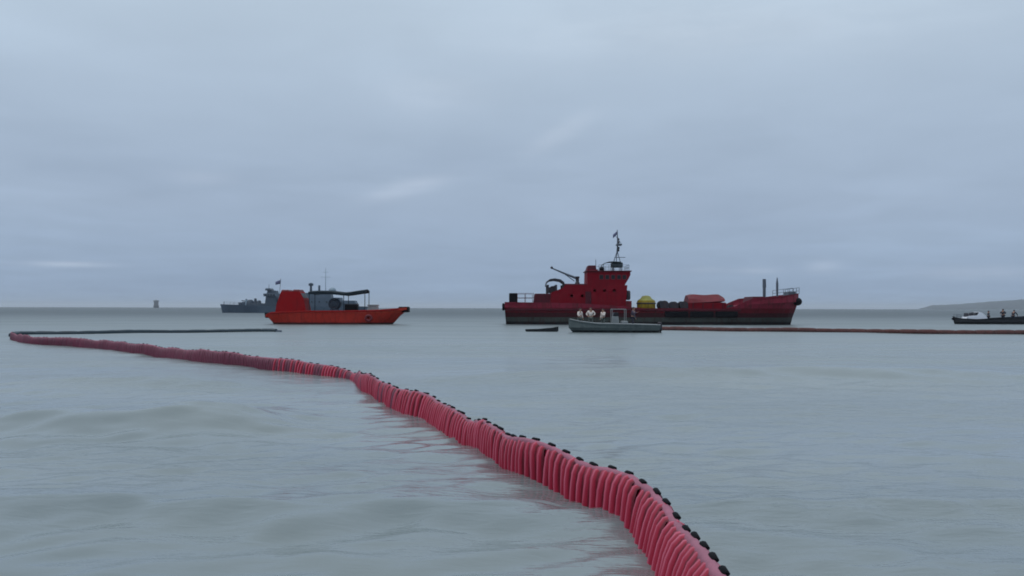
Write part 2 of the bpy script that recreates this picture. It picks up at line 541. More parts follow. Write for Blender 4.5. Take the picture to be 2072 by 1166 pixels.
def rib_mesh(name, bulge, seed):
    rnd = random.Random(seed)
    sec = [(-.175, -.30), (-.168, -.10), (-.158, .06), (-.142, .20), (-.115, .32), (-.065, .40), (0, .425),
           (.065, .40), (.115, .32), (.142, .20), (.158, .06), (.168, -.10), (.175, -.30)]
    rings = []
    US = (-.64, -.46, -.30, -.15, -.05, .05, .15, .30, .46, .64)
    for u in US:
        k = max(-.35, 1-abs(2*u)**1.2)
        rg = []
        for (a, b) in sec:
            n = Vector((a*1.6, b+.02 if b > 0 else .0))
            n = n.normalized() if n.length > 1e-4 else Vector((0, 1))
            o = bulge*(k - .72)*(1 if b < .3 else (.75 if b < .36 else .35))
            rg.append((u*PITCHB*.98 + rnd.uniform(-.006, .006) + .012*math.sin(b*9+seed), a+n.x*o, b+n.y*o*.7))
        rings.append(rg)
    mb = MB()
    mb.loft(rings, False, False, False, True)
    me = mb.mesh(name)
    at = me.attributes.new('fold_shading', 'FLOAT', 'POINT')
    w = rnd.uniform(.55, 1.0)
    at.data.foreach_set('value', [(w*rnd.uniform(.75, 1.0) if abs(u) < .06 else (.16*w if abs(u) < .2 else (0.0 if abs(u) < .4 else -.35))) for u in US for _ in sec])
    me.materials.append(m_boom)
    return me
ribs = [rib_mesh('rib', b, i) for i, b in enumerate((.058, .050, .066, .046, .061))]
far_dark = []
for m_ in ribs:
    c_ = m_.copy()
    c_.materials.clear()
    c_.materials.append(m_boomfar)
    far_dark.append(c_)

boom = thing('oil_boom', (float(path[0, 0]), float(path[0, 1]), 0), 0,
             'long red ribbed oil boom with black dashes along its crest, snaking across the water', 'oil boom')
bo = Vector(boom.location)
L = ps[-1]
nrib = int(L/PITCHB)
far_mb = MB()
infl = lambda s: hs(s) + .05*math.sin(s*.9) + .035*math.sin(s*2.3+1) + (.09*math.sin(s*.55+2)*math.sin(s*1.27) if s > 18 else 0)
first = None
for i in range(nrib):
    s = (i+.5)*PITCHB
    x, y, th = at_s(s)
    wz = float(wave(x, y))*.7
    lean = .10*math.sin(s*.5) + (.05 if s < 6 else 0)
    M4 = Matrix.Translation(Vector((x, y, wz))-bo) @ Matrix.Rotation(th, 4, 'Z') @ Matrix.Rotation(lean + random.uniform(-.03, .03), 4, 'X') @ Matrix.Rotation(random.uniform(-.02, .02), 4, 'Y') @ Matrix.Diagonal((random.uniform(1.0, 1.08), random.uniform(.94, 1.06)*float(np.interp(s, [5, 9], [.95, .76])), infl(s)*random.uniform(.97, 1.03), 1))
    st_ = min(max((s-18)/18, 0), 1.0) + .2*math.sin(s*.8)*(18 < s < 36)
    me = (far_dark if random.random() < st_ else ribs)[random.randrange(len(ribs))]
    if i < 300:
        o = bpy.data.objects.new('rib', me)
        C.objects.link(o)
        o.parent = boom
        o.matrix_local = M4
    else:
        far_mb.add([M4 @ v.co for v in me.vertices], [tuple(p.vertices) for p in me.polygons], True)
o = far_mb.build('far_ribs', m_boomfar, boom)
o['kind'] = 'stuff'
# inner sleeve behind the folds
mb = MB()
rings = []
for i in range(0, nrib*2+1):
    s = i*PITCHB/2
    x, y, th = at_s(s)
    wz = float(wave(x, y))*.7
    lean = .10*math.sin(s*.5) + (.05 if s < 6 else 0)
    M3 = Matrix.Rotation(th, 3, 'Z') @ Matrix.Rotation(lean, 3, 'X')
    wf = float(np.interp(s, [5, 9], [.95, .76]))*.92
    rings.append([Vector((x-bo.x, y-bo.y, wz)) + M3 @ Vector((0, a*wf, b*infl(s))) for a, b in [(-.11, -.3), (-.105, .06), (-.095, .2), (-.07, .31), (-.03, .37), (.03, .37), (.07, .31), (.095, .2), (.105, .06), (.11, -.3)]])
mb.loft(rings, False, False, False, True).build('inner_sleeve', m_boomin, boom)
# pale webbing strip sewn along the crest
m_strip = mat('mauve_webbing_strip', (.30, .10, .15), .7, .2, (.16, .04, .07), .5, scale=3)
mb = MB()
rings = []
for i in range(0, nrib*2+1):
    s = i*PITCHB/2
    x, y, th = at_s(s)
    wz = float(wave(x, y))*.7
    lean = .10*math.sin(s*.5) + (.05 if s < 6 else 0)
    M3 = Matrix.Rotation(th, 3, 'Z') @ Matrix.Rotation(lean, 3, 'X')
    zc = .425*infl(s)
    ww = float(np.interp(s, [5, 9], [.72, .55]))
    rings.append([Vector((x-bo.x, y-bo.y, wz)) + M3 @ Vector((0, a*ww, zc+b)) for a, b in [(-.075, -.040), (-.05, -.004), (-.02, .010), (.02, .010), (.05, -.004), (.075, -.040), (.06, -.05), (-.06, -.05)]])
mb.loft(rings, True, True, True, True).build('crest_strip', m_strip, boom)
# black webbing dashes along the crest
clip = MB()
cr = []
for u in (-.5, -.42, .42, .5):
    k = .7 if abs(u) > .45 else 1.0
    cr.append([(u*.165, .030*k*math.cos(a), .020*k*math.sin(a)+.004*math.cos(u*6)) for a in [2*math.pi*j/8 for j in range(8)]])
clip.loft(cr)
clip_me = clip.mesh('webbing_tab')
clip_me.materials.append(m_line)
s = .2
while s < L-.3:
    x, y, th = at_s(s)
    wz = float(wave(x, y))*.7
    lean = .10*math.sin(s*.5) + (.05 if s < 6 else 0)
    if not (s > 12 and random.random() < .28):
        o = bpy.data.objects.new('webbing_tab', clip_me)
        C.objects.link(o)
        o.parent = boom
        lat = -.022 if s < 8 else -.02 + random.uniform(-.02, .02)
        hz = .425*infl(s) + .016
        p = Vector((x, y, wz)) + Matrix.Rotation(th, 3, 'Z') @ Matrix.Rotation(lean, 3, 'X') @ Vector((0, lat, hz))
        o.matrix_local = Matrix.Translation(p-bo) @ Matrix.Rotation(th+random.uniform(-.08, .08), 4, 'Z') @ Matrix.Rotation(random.uniform(-.08, .08), 4, 'Y') @ Matrix.Diagonal((random.uniform(.8, 1.05), .92, .92, 1))
    s += .385*random.uniform(.93, 1.07)

# ------------------------------------------------------------------ the low dark boom behind and the brown boom on the right
def low_boom(name, pix, h, w, mt, mt2, label, seg=1.5):
    P = [on_z(x, y, h*.9).xy for x, y in pix]
    a, s = smooth_path(catmull(P, .1), 1.0)
    o0 = Vector((a[0, 0], a[0, 1], 0))
    t = thing(name, o0, 0, label, 'oil boom')
    n = int(s[-1]/seg)
    for i in range(n):
        rings = []
        for k in range(7):
            u = (i + k/6*.985)*seg
            x, y = np.interp(u, s, a[:, 0]), np.interp(u, s, a[:, 1])
            x2, y2 = np.interp(u+.1, s, a[:, 0]), np.interp(u+.1, s, a[:, 1])
            th = math.atan2(y2-y, x2-x) if (x2 != x or y2 != y) else th
            sc_ = (.88 if k in (0, 6) else (.98 if k in (1, 5) else 1.0))*(1+.05*math.sin(i*1.7)+.05*math.sin(i*.37))
            wz = float(wave(x, y))*.3 + .02*math.sin(u*.6)
            rings.append([(x-o0.x-math.sin(th)*w*sc_*math.cos(b), y-o0.y+math.cos(th)*w*sc_*math.cos(b), wz+h*.35+h*.65*sc_*math.sin(b)) for b in [2*math.pi*j/10 for j in range(10)]])
        MB().loft(rings).build('float_segment', mt, t)
    rings = []
    for u in np.arange(0, s[-1], .5):
        x, y = np.interp(u, s, a[:, 0]), np.interp(u, s, a[:, 1])
        wz = float(wave(x, y))*.3
        rings.append([(x-o0.x, y-o0.y-.05, wz-.4), (x-o0.x, y-o0.y-.05, wz+h*.55), (x-o0.x, y-o0.y+.05, wz+h*.55), (x-o0.x, y-o0.y+.05, wz-.4)])
    MB().loft(rings).build('skirt', mt2, t)
    return t
m_slate = mat('slate_boom_fabric', (.022, .040, .055), .55, .25)
m_brown = mat('brown_red_boom_fabric', (.10, .042, .040), .7, .3, (.045, .034, .032), .7, spec=.2)
low_boom('oil_boom', [(21, 674.5), (34, 671.5), (60, 670.8), (120, 670.5), (220, 669.2), (330, 667.6), (440, 666.6), (540, 666), (572, 666.8)], .26, .16, m_slate, m_bluedk,
         'thin dark slate boom doubling back from the red boom towards the orange boat')
low_boom('oil_boom', [(1322, 661.5), (1400, 662.5), (1480, 663.5), (1560, 664), (1640, 664.5), (1740, 665.8), (1840, 667.6), (1960, 668.4), (2072, 669.2), (2190, 670.5)], .37, .2, m_brown, m_brown,
         'brownish red low boom trailing past the bow of the red ship beneath the black motorboat')

# ------------------------------------------------------------------ people
def skin_mesh(name, verts, edges, radii, root=0, sub=1):
    me = bpy.data.meshes.new(name)
    me.from_pydata([tuple(v) for v in verts], edges, [])
    o = bpy.data.objects.new(name, me)
    C.objects.link(o)
    sk = o.modifiers.new('skin', 'SKIN')
    sk.use_smooth_shade = True
    if not me.skin_vertices:
        me.skin_vertices.new()
    for i, r in enumerate(radii):
        d = me.skin_vertices[0].data[i]
        d.radius = r if isinstance(r, tuple) else (r, r)
        d.use_root = (i == root)
    if sub:
        s = o.modifiers.new('sub', 'SUBSURF')
        s.levels = s.render_levels = sub
    dg = bpy.context.evaluated_depsgraph_get()
    dg.update()
    res = bpy.data.meshes.new_from_object(o.evaluated_get(dg))
    bpy.data.objects.remove(o)
    res.name = name
    for p in res.polygons:
        p.use_smooth = True
    return res

def person(loc, rz, h, label, shirt, trousers, pose, hat=None, vest=None, group=None):
    """standing figure, feet at loc, facing local -y; pose: dict of elbow / wrist / knee offsets"""
    t = thing('person', loc, rz, label, 'person', group)
    k = h/1.75
    V, E, Rr = [], [], []
    def v(x, y, z, r):
        V.append((x*k, y*k, z*k))
        Rr.append(tuple(q*k for q in r) if isinstance(r, tuple) else r*k)
        return len(V)-1
    def e(a, b):
        E.append((a, b))
    lean = pose.get('lean', 0)
    pel = v(0, 0, .93, (.15, .11))
    ab = v(0, -lean*.3, 1.10, (.145, .10))
    ch = v(0, -lean*.7, 1.32, (.165, .115))
    nk = v(0, -lean, 1.47, .06)
    h0 = v(0, -lean-.015, 1.56, (.072, .085))
    h1 = v(0, -lean-.02, 1.64, (.080, .098))
    h2 = v(0, -lean-.01, 1.71, (.060, .072))
    ns = v(0, -lean-.115, 1.615, .016)
    for a, b in ((pel, ab), (ab, ch), (ch, nk), (nk, h0), (h0, h1), (h1, h2), (h1, ns)):
        e(a, b)
    idx = {}
    for sd, s in (('l', -1), ('r', 1)):
        er = v(s*.088, -lean, 1.62, .018)
        e(h1, er)
        sh = v(s*.185, -lean*.9, 1.405, .062)
        ex, ey, ez = pose.get('elbow_'+sd, (.06, .02, -.29))
        wx, wy, wz = pose.get('wrist_'+sd, (.0, -.08, -.25))
        el_ = v(s*(.185+ex), -lean*.9+ey, 1.405+ez, .043)
        wr = v(s*(.185+ex+wx), -lean*.9+ey+wy, 1.405+ez+wz, .030)
        d = Vector((s*wx, wy, wz)).normalized()
        pm = v(*(Vector(V[wr])/k + d*.075), (.036, .020))
        for a, b in ((ch, sh), (sh, el_), (el_, wr), (wr, pm)):
            e(a, b)
        side = d.cross(Vector((0, 1, .2))).normalized()
        for q, ln in ((-.03, .055), (-.01, .07), (.01, .075), (.03, .062)):
            f1 = v(*(Vector(V[pm])/k + d*.03 + side*q), .010)
            f2 = v(*(Vector(V[pm])/k + d*(.03+ln) + side*q*1.2 + Vector((0, -.012, 0))), .008)
            e(pm, f1)
            e(f1, f2)
        th = v(*(Vector(V[wr])/k + d*.06 + side*.055), .011)
        e(wr, th)
        kx, ky = pose.get('knee_'+sd, (.02, -.02))
        fx, fy = pose.get('foot_'+sd, (.03, .02))
        hp = v(s*.095, 0, .86, .088)
        kn = v(s*(.095+kx), ky, .49, .060)
        an = v(s*(.095+fx), fy, .09, .042)
        to = v(s*(.095+fx)*1.05, fy-.15, .04, .040)
        for a, b in ((pel, hp), (hp, kn), (kn, an), (an, to)):
            e(a, b)
        idx[sd] = (sh, el_, wr, hp, kn, an)
    link('body', skin_mesh('body', V, E, Rr), m_skin, t)
    def sub(name, chains, grow, mt):
        vs, es, rs, mp = [], [], [], {}
        for ch_ in chains:
            for i_ in ch_:
                if i_ not in mp:
                    mp[i_] = len(vs)
                    vs.append(V[i_])
                    r = Rr[i_]
                    rs.append(tuple(q+grow for q in r) if isinstance(r, tuple) else r+grow)
            for a, b in zip(ch_, ch_[1:]):
                es.append((mp[a], mp[b]))
        return link(name, skin_mesh(name, vs, es, rs), mt, t)
    l, r = idx['l'], idx['r']
    sub('shirt', [(pel, ab, ch), (ch, l[0], l[1], l[2]), (ch, r[0], r[1], r[2])], .022*k, shirt)
    sub('trousers', [(pel, l[3], l[4], l[5]), (pel, r[3], r[4], r[5])], .018*k, trousers)
    if vest:
        sub('life_vest', [(ab, ch)], .060*k, vest)
    hv = Vector(V[h1])
    mb = MB()
    mb.lathe([(.02*k, .125*k), (.07*k, .105*k), (.095*k, .05*k), (.098*k, .0), (.085*k, -.03*k)], (hv.x, hv.y+.018*k, hv.z), 10)
    if hat:
        mb.box(hv.x-.07*k, hv.x+.07*k, hv.y-.19*k, hv.y-.05*k, hv.z+.03*k, hv.z+.05*k, b=.01)
    mb.build('cap' if hat else 'hair', hat or m_hair, t)
    return t

# ------------------------------------------------------------------ the red ship
def ship_frame(cx, wy):
    """world position of the point of the sea surface under pixel (cx, wy), and metres per pixel there"""
    p = on_z(cx, wy)
    return p, p.y/FPX
def rail(mb, pts, h, n_mid=1, r=.025, post=1.2):
    for a, b in zip(pts, pts[1:]):
        a, b = Vector(a), Vector(b)
        for q in range(n_mid+1):
            z = Vector((0, 0, h*(1-q*.5)))
            mb.tube([a+z, b+z], r, 6)
        n = max(1, round((b-a).length/post))
        for i in range(n+1):
            p = a.lerp(b, i/n)
            mb.tube([p, p+Vector((0, 0, h))], r, 6)

p0, mpp = ship_frame(1329, 657.6)
SX = lambda px: (px-1329)*mpp
SZ = lambda py: (657.6-py)*mpp
BEAM = 4.2
ship = thing('red_ship', (p0.x, p0.y+BEAM, 0), 0, 'large dark red workboat ship with tall bridge, mast and raised bow beyond the oil boom', 'ship')
T = lambda px: (SX(px)-SX(1020))/(SX(1640)-SX(1020))
zs = lin((0, SZ(612)), (T(1170), SZ(614)), (T(1260), SZ(620)), (T(1300), SZ(624)), (T(1480), SZ(624)), (T(1502), SZ(616)), (T(1526), SZ(603)), (T(1580), SZ(600)), (T(1610), SZ(596)), (1, SZ(592)))
zd = lin((0, 2.15), (T(1290), 2.1), (T(1300), 1.75), (T(1480), 1.75), (T(1520), 2.6), (1, 3.0))
plw = lin((0, .72), (.06, .9), (.16, 1), (.72, 1), (.84, .82), (.93, .5), (.975, .22), (1, .02))
plt = lin((0, .86), (.06, .97), (.16, 1), (.74, 1), (.86, .95), (.94, .72), (.98, .42), (1, .12))
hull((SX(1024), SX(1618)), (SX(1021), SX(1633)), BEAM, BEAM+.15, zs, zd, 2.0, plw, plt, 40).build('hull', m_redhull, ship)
# rubbing strake along both sides
for sg in (-1, 1):
    rg = []
    for px in np.linspace(1024, 1500, 40):
        t = T(px)
        w = (BEAM+.08)*(plw(t)*.4+plt(t)*.6)
        rg.append([(SX(px), sg*(w-.05), 1.78), (SX(px), sg*(w+.16), 1.82), (SX(px), sg*(w+.16), 2.0), (SX(px), sg*(w-.05), 2.06)])
    MB().loft(rg, True, True, True, False).build('rubbing_strake', m_reddk, ship)
# long rubber fender bars amidships
for x0, x1 in ((1345, 1392), (1396, 1443), (1447, 1492)):
    MB().box(SX(x0), SX(x1), -(BEAM+.32), -(BEAM+.06), 1.0, 1.72, b=.1).build('rubber_fender', m_black, ship)
MB().torus((SX(1017.5)+.05, -1.6, SZ(622)), .34, .16, 'x').build('tyre_fender', m_black, ship)
MB().torus((SX(1017.5)+.05, 1.6, SZ(622)), .34, .16, 'x').build('tyre_fender', m_black, ship)
# big bow fender
mb = MB()
rg = []
for a in np.linspace(-1.25, 1.25, 13):
    cx, cy = SX(1631)+(.30)*math.cos(a)-.15, 1.25*math.sin(a)
    rg.append((cx - .9*(1-math.cos(a)), cy, SZ(609.5)))
mb.tube(rg, [.30, .42, .47, .5, .52, .52, .52, .52, .52, .5, .47, .42, .30], 12).build('bow_fender', m_black, ship)
# deckhouse tiers
MB().box(SX(1078), SX(1150), -2.6, 2.6, 1.7, SZ(594.5), .35, 0, .12).build('aft_house', m_reddk, ship)
low = MB().prism([(SX(1111), 1.7), (SX(1268), 1.7), (SX(1270), SZ(600)), (SX(1272), SZ(577)), (SX(1146), SZ(577)), (SX(1140), SZ(583)), (SX(1117), SZ(592))], -2.9, 2.9).build('deckhouse', m_red, ship)
MB().box(SX(1144), SX(1196), -2.3, 2.3, SZ(577)+.003, SZ(574), 0, 0, .1).build('house_top', m_reddk, ship)
br = MB().prism([(SX(1190), SZ(577)+.004), (SX(1267), SZ(577)+.004), (SX(1278.5), SZ(556)), (SX(1278.5), SZ(549)), (SX(1212), SZ(549)), (SX(1212), SZ(545)), (SX(1190.5), SZ(545))], -2.75, 2.75).build('bridge', m_red, ship)
MB().box(SX(1188), SX(1281), -2.95, 2.95, SZ(549)+.003, SZ(547), b=.03).build('bridge_roof', m_reddk, ship)
MB().box(SX(1190), SX(1211), -1.5, 1.5, SZ(547)+.003, SZ(535.5), .25, .1, .1).build('funnel', m_reddk, ship)
# windows: near side, far side and the front of the bridge
def window(parent, x0, x1, z0, z1, y, sg, fm=m_reddk):
    f = MB()
    e = .05
    yy = sorted((y, y+sg*.04))
    f.box(x0-e, x1+e, yy[0], yy[1], z0-e, z0, b=.008)
    f.box(x0-e, x1+e, yy[0], yy[1], z1, z1+e, b=.008)
    f.box(x0-e, x0, yy[0], yy[1], z0, z1, b=.008)
    f.box(x1, x1+e, yy[0], yy[1], z0, z1, b=.008)
    o = f.build('window', fm, parent)
    yy = sorted((y+sg*.004, y+sg*.02))
    MB().box(x0, x1, yy[0], yy[1], z0, z1, b=.004).build('pane', m_glass, o)
m_dim = mat('dim_red_frame', (.11, .02, .03), .6, .1)
for sg in (-1, 1):
    for px in (1219, 1231, 1243, 1255, 1266):
        window(ship, SX(px-3.5), SX(px+3.5), SZ(564.5), SZ(556.5), sg*2.753, sg, m_dim)
    for px in (1205, 1225, 1245):
        MB().lathe([(.20, 0), (.24, .03), (.24, .05), (.17, .05), (.16, .02)], (SX(px), sg*2.9, SZ(588)), 14, 'y').build('porthole', m_dim, ship)
    for px in (1158, 1180):
        MB().lathe([(.20, 0), (.24, .03), (.24, .05), (.17, .05), (.16, .02)], (SX(px), sg*2.9, SZ(599)), 14, 'y').build('porthole', m_dim, ship)
    d = MB().box(SX(1186), SX(1198), min(sg*2.905, sg*2.95), max(sg*2.905, sg*2.95), 2.2, SZ(590), b=.02).build('door', m_reddk, ship)
    MB().tube([(SX(1196.5), sg*2.98, 3.1), (SX(1196.5), sg*2.98, 3.35)], .02, 6).build('handle', m_steel, d)
for k in range(5):
    yy = -2.2+k*1.1
    MB().prism([(SX(1270.4), SZ(570)), (SX(1275.6), SZ(561)), (SX(1275.6)+.05, SZ(561)), (SX(1270.4)+.05, SZ(570))], yy-.45, yy+.45).build('pane', m_glass, ship)
# roof gear
mb = MB()
rail(mb, [(SX(1214), -2.6, SZ(547)), (SX(1276), -2.6, SZ(547)), (SX(1276), 2.6, SZ(547)), (SX(1214), 2.6, SZ(547))], .75, 1, .022)
mb.build('roof_rail', m_steel, ship)
mb = MB()
rg = []
for px, py in ((1224, 535), (1228, 531.5), (1236, 528.8), (1246, 528.2), (1262, 529)):
    rg.append([(SX(px), -1.5, SZ(py)), (SX(px), 1.5, SZ(py)), (SX(px), 1.5, SZ(py)+.07), (SX(px), -1.5, SZ(py)+.07)])
mb.loft(rg, True, True, True, False)
for px, py in ((1225, 534.5), (1245, 528.4)):
    for yy in (-1.4, 1.4):
        mb.tube([(SX(px), yy, SZ(547)), (SX(px), yy, SZ(py))], .035, 6)
mb.build('roof_awning', m_teal, ship)
MB().box(SX(1245), SX(1266), -1.1, 1.1, SZ(539), SZ(529), b=.06).build('equipment_locker', m_teal, ship)
mb = MB()
for px in (1247, 1264):
    for yy in (-.9, .9):
        mb.tube([(SX(px), yy, SZ(547)), (SX(px), yy, SZ(538.5))], .05, 6)
mb.build('locker_legs', m_dark, ship)
MB().lathe([(.05, .0), (.30, .02), (.33, .2), (.30, .45), (.12, .55)], (SX(1222), -1.2, SZ(547)), 12).build('searchlight', m_black, ship)
MB().tube([(SX(1210), -.9, SZ(536)), (SX(1210), -.9, SZ(523))], .035, 6).build('whip_antenna', m_steel, ship)
mast = MB()
mast.tube([(SX(1248), 0, SZ(529)), (SX(1255.5), 0, SZ(506))], .055, 6)
mast.tube([(SX(1263), 0, SZ(529)), (SX(1256.5), 0, SZ(506))], .055, 6)
mast.tube([(SX(1255), .8, SZ(529)), (SX(1256), 0, SZ(506))], .05, 6)
mast.tube([(SX(1256), 0, SZ(509)), (SX(1257), 0, SZ(485)), (SX(1256), 0, SZ(460))], [.12, .10, .045], 8)
mo = mast.build('mast', m_steel, ship)
MB().tube([(SX(1250), 0, SZ(518)), (SX(1273), 0, SZ(517.5))], .045, 6).build('crossbar', m_steel, mo)
MB().box(SX(1254), SX(1265), -.7, .7, SZ(493), SZ(489.5), b=.03).build('radar_scanner', m_steel, mo)
for pz, s_ in ((480, .11), (486, .14), (498, .13), (503, .1)):
    MB().lathe([(.03, -.16), (s_, -.12), (s_, .12), (.03, .16)], (SX(1259), 0, SZ(pz)), 10).build('navigation_lamp', m_dark, mo)
MB().tube([(SX(1252), 0, SZ(472)), (SX(1264), 0, SZ(488))], .03, 6).build('stay', m_steel, mo)
fl = []
for i in range(6):
    x = SX(1255.5)-i*.105
    fl.append([(x, .04*math.sin(i*1.6), SZ(463)-i*.09), (x, .04*math.sin(i*1.6)+.012, SZ(463)-i*.09), (x, .04*math.sin(i*1.6+.6)+.012, SZ(470)-i*.10), (x, .04*math.sin(i*1.6+.6), SZ(470)-i*.10)])
MB().loft(fl).build('flag', m_flag, mo)
# crane pointing aft
cr_ = MB().lathe([(.32, 0), (.30, .2), (.22, .25), (.22, .75), (.30, .8), (.26, 1.0)], (SX(1172), -.6, SZ(574)), 12).build('crane', m_dark, ship)
mb = MB()
mb.tube([(SX(1173), -.6, SZ(563)), (SX(1150), -.6, SZ(554)), (SX(1119), -.6, SZ(541))], [.17, .13, .085], 8)
mb.build('crane_jib', m_steel, cr_)
MB().tube([(SX(1166), -.6, SZ(568)), (SX(1146), -.6, SZ(553.5))], .06, 6).build('ram', m_steel, cr_)
MB().lathe([(.05, -.17), (.17, -.14), (.17, .14), (.05, .17)], (SX(1118.5), -.6, SZ(540)), 10, 'y').build('sheave', m_dark, cr_)
# aft canopy over a winch
mb = MB()
rg = []
for px, py in ((1106, 580), (1108, 573), (1114, 568.5), (1124, 567), (1136, 569), (1143, 574), (1145, 579)):
    rg.append([(SX(px), -2.0, SZ(py)), (SX(px), 2.0, SZ(py)), (SX(px), 2.0, SZ(py-4.2)), (SX(px), -2.0, SZ(py-4.2))])
mb.loft(rg, True, True, True, False)
can = mb.build('winch_canopy', m_dark, ship)
for px in (1110, 1127, 1141):
    for yy in (-1.85, 1.85):
        MB().box(SX(px)-.13, SX(px)+.13, yy-.1, yy+.1, SZ(594), SZ(576), b=.02).build('post', m_dark, can)
MB().lathe([(.5, -1.5), (.5, -1.42), (.28, -1.40), (.28, 1.40), (.5, 1.42), (.5, 1.5)], (SX(1120), 0, SZ(592)+.35), 16, 'y').build('winch_drum', m_dark, ship)
MB().box(SX(1030), SX(1047), -2.2, 2.2, 2.18, SZ(593.5), b=.08).build('stern_winch', m_black, ship)
for sg in (-1, 1):
    mb = MB()
    rail(mb, [(SX(1047), sg*3.9, SZ(612)-.02), (SX(1080), sg*4.05, SZ(612)-.02)], SZ(594)-SZ(612), 1, .028)
    mb.build('aft_rail', m_reddk, ship)
# life raft canister
MB().lathe([(.02, -.62), (.26, -.58), (.34, -.40), (.34, .40), (.26, .58), (.02, .62)], (SX(1274), -2.3, SZ(597.5)), 14, 'z').build('life_raft_canister', m_dark, ship)
MB().box(SX(1268), SX(1281), -2.75, -1.8, 2.11, SZ(609), b=.03).build('raft_cradle', m_redlt, ship)
# bow bulwark rail, posts and anchor gear
mb = MB()
pts = [(SX(px), -(BEAM)*plt(T(px))*.95, zs(T(px))-.02) for px in (1594, 1604, 1614, 1622, 1630)]
rail(mb, pts, SZ(581)-SZ(594), 1, .03, .8)
rail(mb, [(x, -y, z) for x, y, z in pts], SZ(581)-SZ(594), 1, .03, .8)
mb.build('bow_rail', m_steel, ship)
MB().box(SX(1606), SX(1626), -1.3, 1.3, 2.9, SZ(589), .2, .1, .1).build('windlass', m_steel, ship)
pst = MB()
pst.tube([(SX(1562), -.4, 2.6), (SX(1562), -.4, SZ(580))], .20, 10)
pst.tube([(SX(1562.3), -.4, SZ(580)), (SX(1562), -.4, SZ(562.5))], [.24, .22], 10)
pst.build('mooring_post', m_steel, ship)
pst = MB()
pst.tube([(SX(1592), .3, 2.8), (SX(1592), .3, SZ(578)), (SX(1592), .3, SZ(572)), (SX(1592), .3, SZ(559))], [.10, .16, .16, .05], 10)
pst.build('foredeck_pole', m_steel, ship)
MB().box(SX(1526), SX(1556), -2.6, 2.6, 2.5, SZ(599.5), .3, .1, .2).build('fore_house', m_reddk, ship)

# deck cargo (each a thing of its own, standing on the ship's deck)
OX, OY = ship.location.x, ship.location.y
def on_ship(px, y, z):
    return (OX+SX(px), OY+y, z)
by = thing('deck_buoy', on_ship(1313, -1.6, 1.752), 0, 'olive yellow domed buoy on the red ship\'s cargo deck just ahead of the bridge', 'buoy')
r_ = (SX(1332)-SX(1294))/2
MB().lathe([(r_*.9, 0), (r_, .08), (r_, SZ(611)-1.75), (r_*.93, SZ(608)-1.75)], (0, 0, 0), 24).build('body', m_yellow, by)
MB().lathe([(r_*.93, SZ(608)-1.748), (r_*.62, SZ(604)-1.75), (r_*.45, SZ(599.5)-1.75), (r_*.2, SZ(598)-1.75), (.02, SZ(597.6)-1.75)], (0, 0, 0), 24).build('dome', mat('moss_yellow_paint', (.20, .20, .04), .6, .3), by)
MB().torus((0, 0, SZ(614)-1.75), r_, .09, 'z', 24).build('rubber_band', m_dark, by)
def winch(px, y, w, rr, label, rz=0):
    t = thing('deck_winch', on_ship(px, y, 1.752), rz, label, 'winch')
    for sg in (-1, 1):
        MB().lathe([(rr, -.05), (rr, .05)], (0, sg*w, rr+.12), 18, 'y').build('flange', m_dark, t)
    MB().lathe([(rr*.62, -w), (rr*.66, -w*.3), (rr*.6, w*.2), (rr*.62, w)], (0, 0, rr+.12), 16, 'y').build('drum', m_black, t)
    MB().box(-rr*.95, rr*.95, -w-.2, w+.2, 0, .16, b=.03).build('bed_frame', m_dark, t)
    MB().box(rr*.2, rr*.9, w+.07, w+.5, .17, rr*1.3, b=.05).build('motor', m_dark, t)
winch(1348, -1.4, 1.0, .62, 'black deck winch beside the yellow buoy on the red ship', .06)
winch(1370, -1.2, 1.1, .56, 'black deck winch between two others on the red ship\'s cargo deck', -.04)
winch(1389, -1.5, 1.0, .58, 'black deck winch standing against the red tarpaulined skip', .03)
sk = thing('cargo_skip', on_ship(1437, -.6, 1.752), 0, 'red cargo skip with a creased tarpaulin lid amidships on the red ship', 'skip')
xa, xb = SX(1398)-SX(1437), SX(1476)-SX(1437)
MB().box(xa, xb, -2.0, 2.0, 0, SZ(612)-1.75, -.05, .05, 0, .06).build('tub', m_red, sk)
rg = []
for i, u in enumerate(np.linspace(0, 1, 9)):
    x = xa+.05+(xb-xa-.25)*u
    zt = SZ(596)-1.75 + .05*math.sin(u*9) - (.12 if i in (0,) else 0) - (.30 if i == 8 else 0)
    rg.append([(x, -2.06, SZ(613)-1.75+.25*u), (x, -1.7, SZ(606)-1.75+.12*math.sin(u*7+1)), (x, -.7, zt), (x, .7, zt+.05), (x, 1.7, SZ(606)-1.75), (x, 2.06, SZ(613)-1.75)])
MB().loft(rg, True, True, True, False).build('tarpaulin', m_redlt, sk)
for u in (.12, .38, .64, .9):
    x = xa+(xb-xa)*u
    MB().box(x-.07, x+.07, -2.1, -2.003, .1, SZ(613)-1.75, b=.02).build('stiffener', m_reddk, sk)
dr = thing('cable_drum', on_ship(1488, -1.2, 1.752), 0, 'small dark cable drum in the gap before the red ship\'s raised bow', 'cable drum')
MB().lathe([(.42, -.5), (.42, -.42), (.24, -.40), (.24, .40), (.42, .42), (.42, .5)], (0, 0, .42), 16, 'y').build('spool', m_dark, dr)
MB().tube([(0, -.6, .42), (0, .6, .42)], .06, 8).build('axle', m_steel, dr)

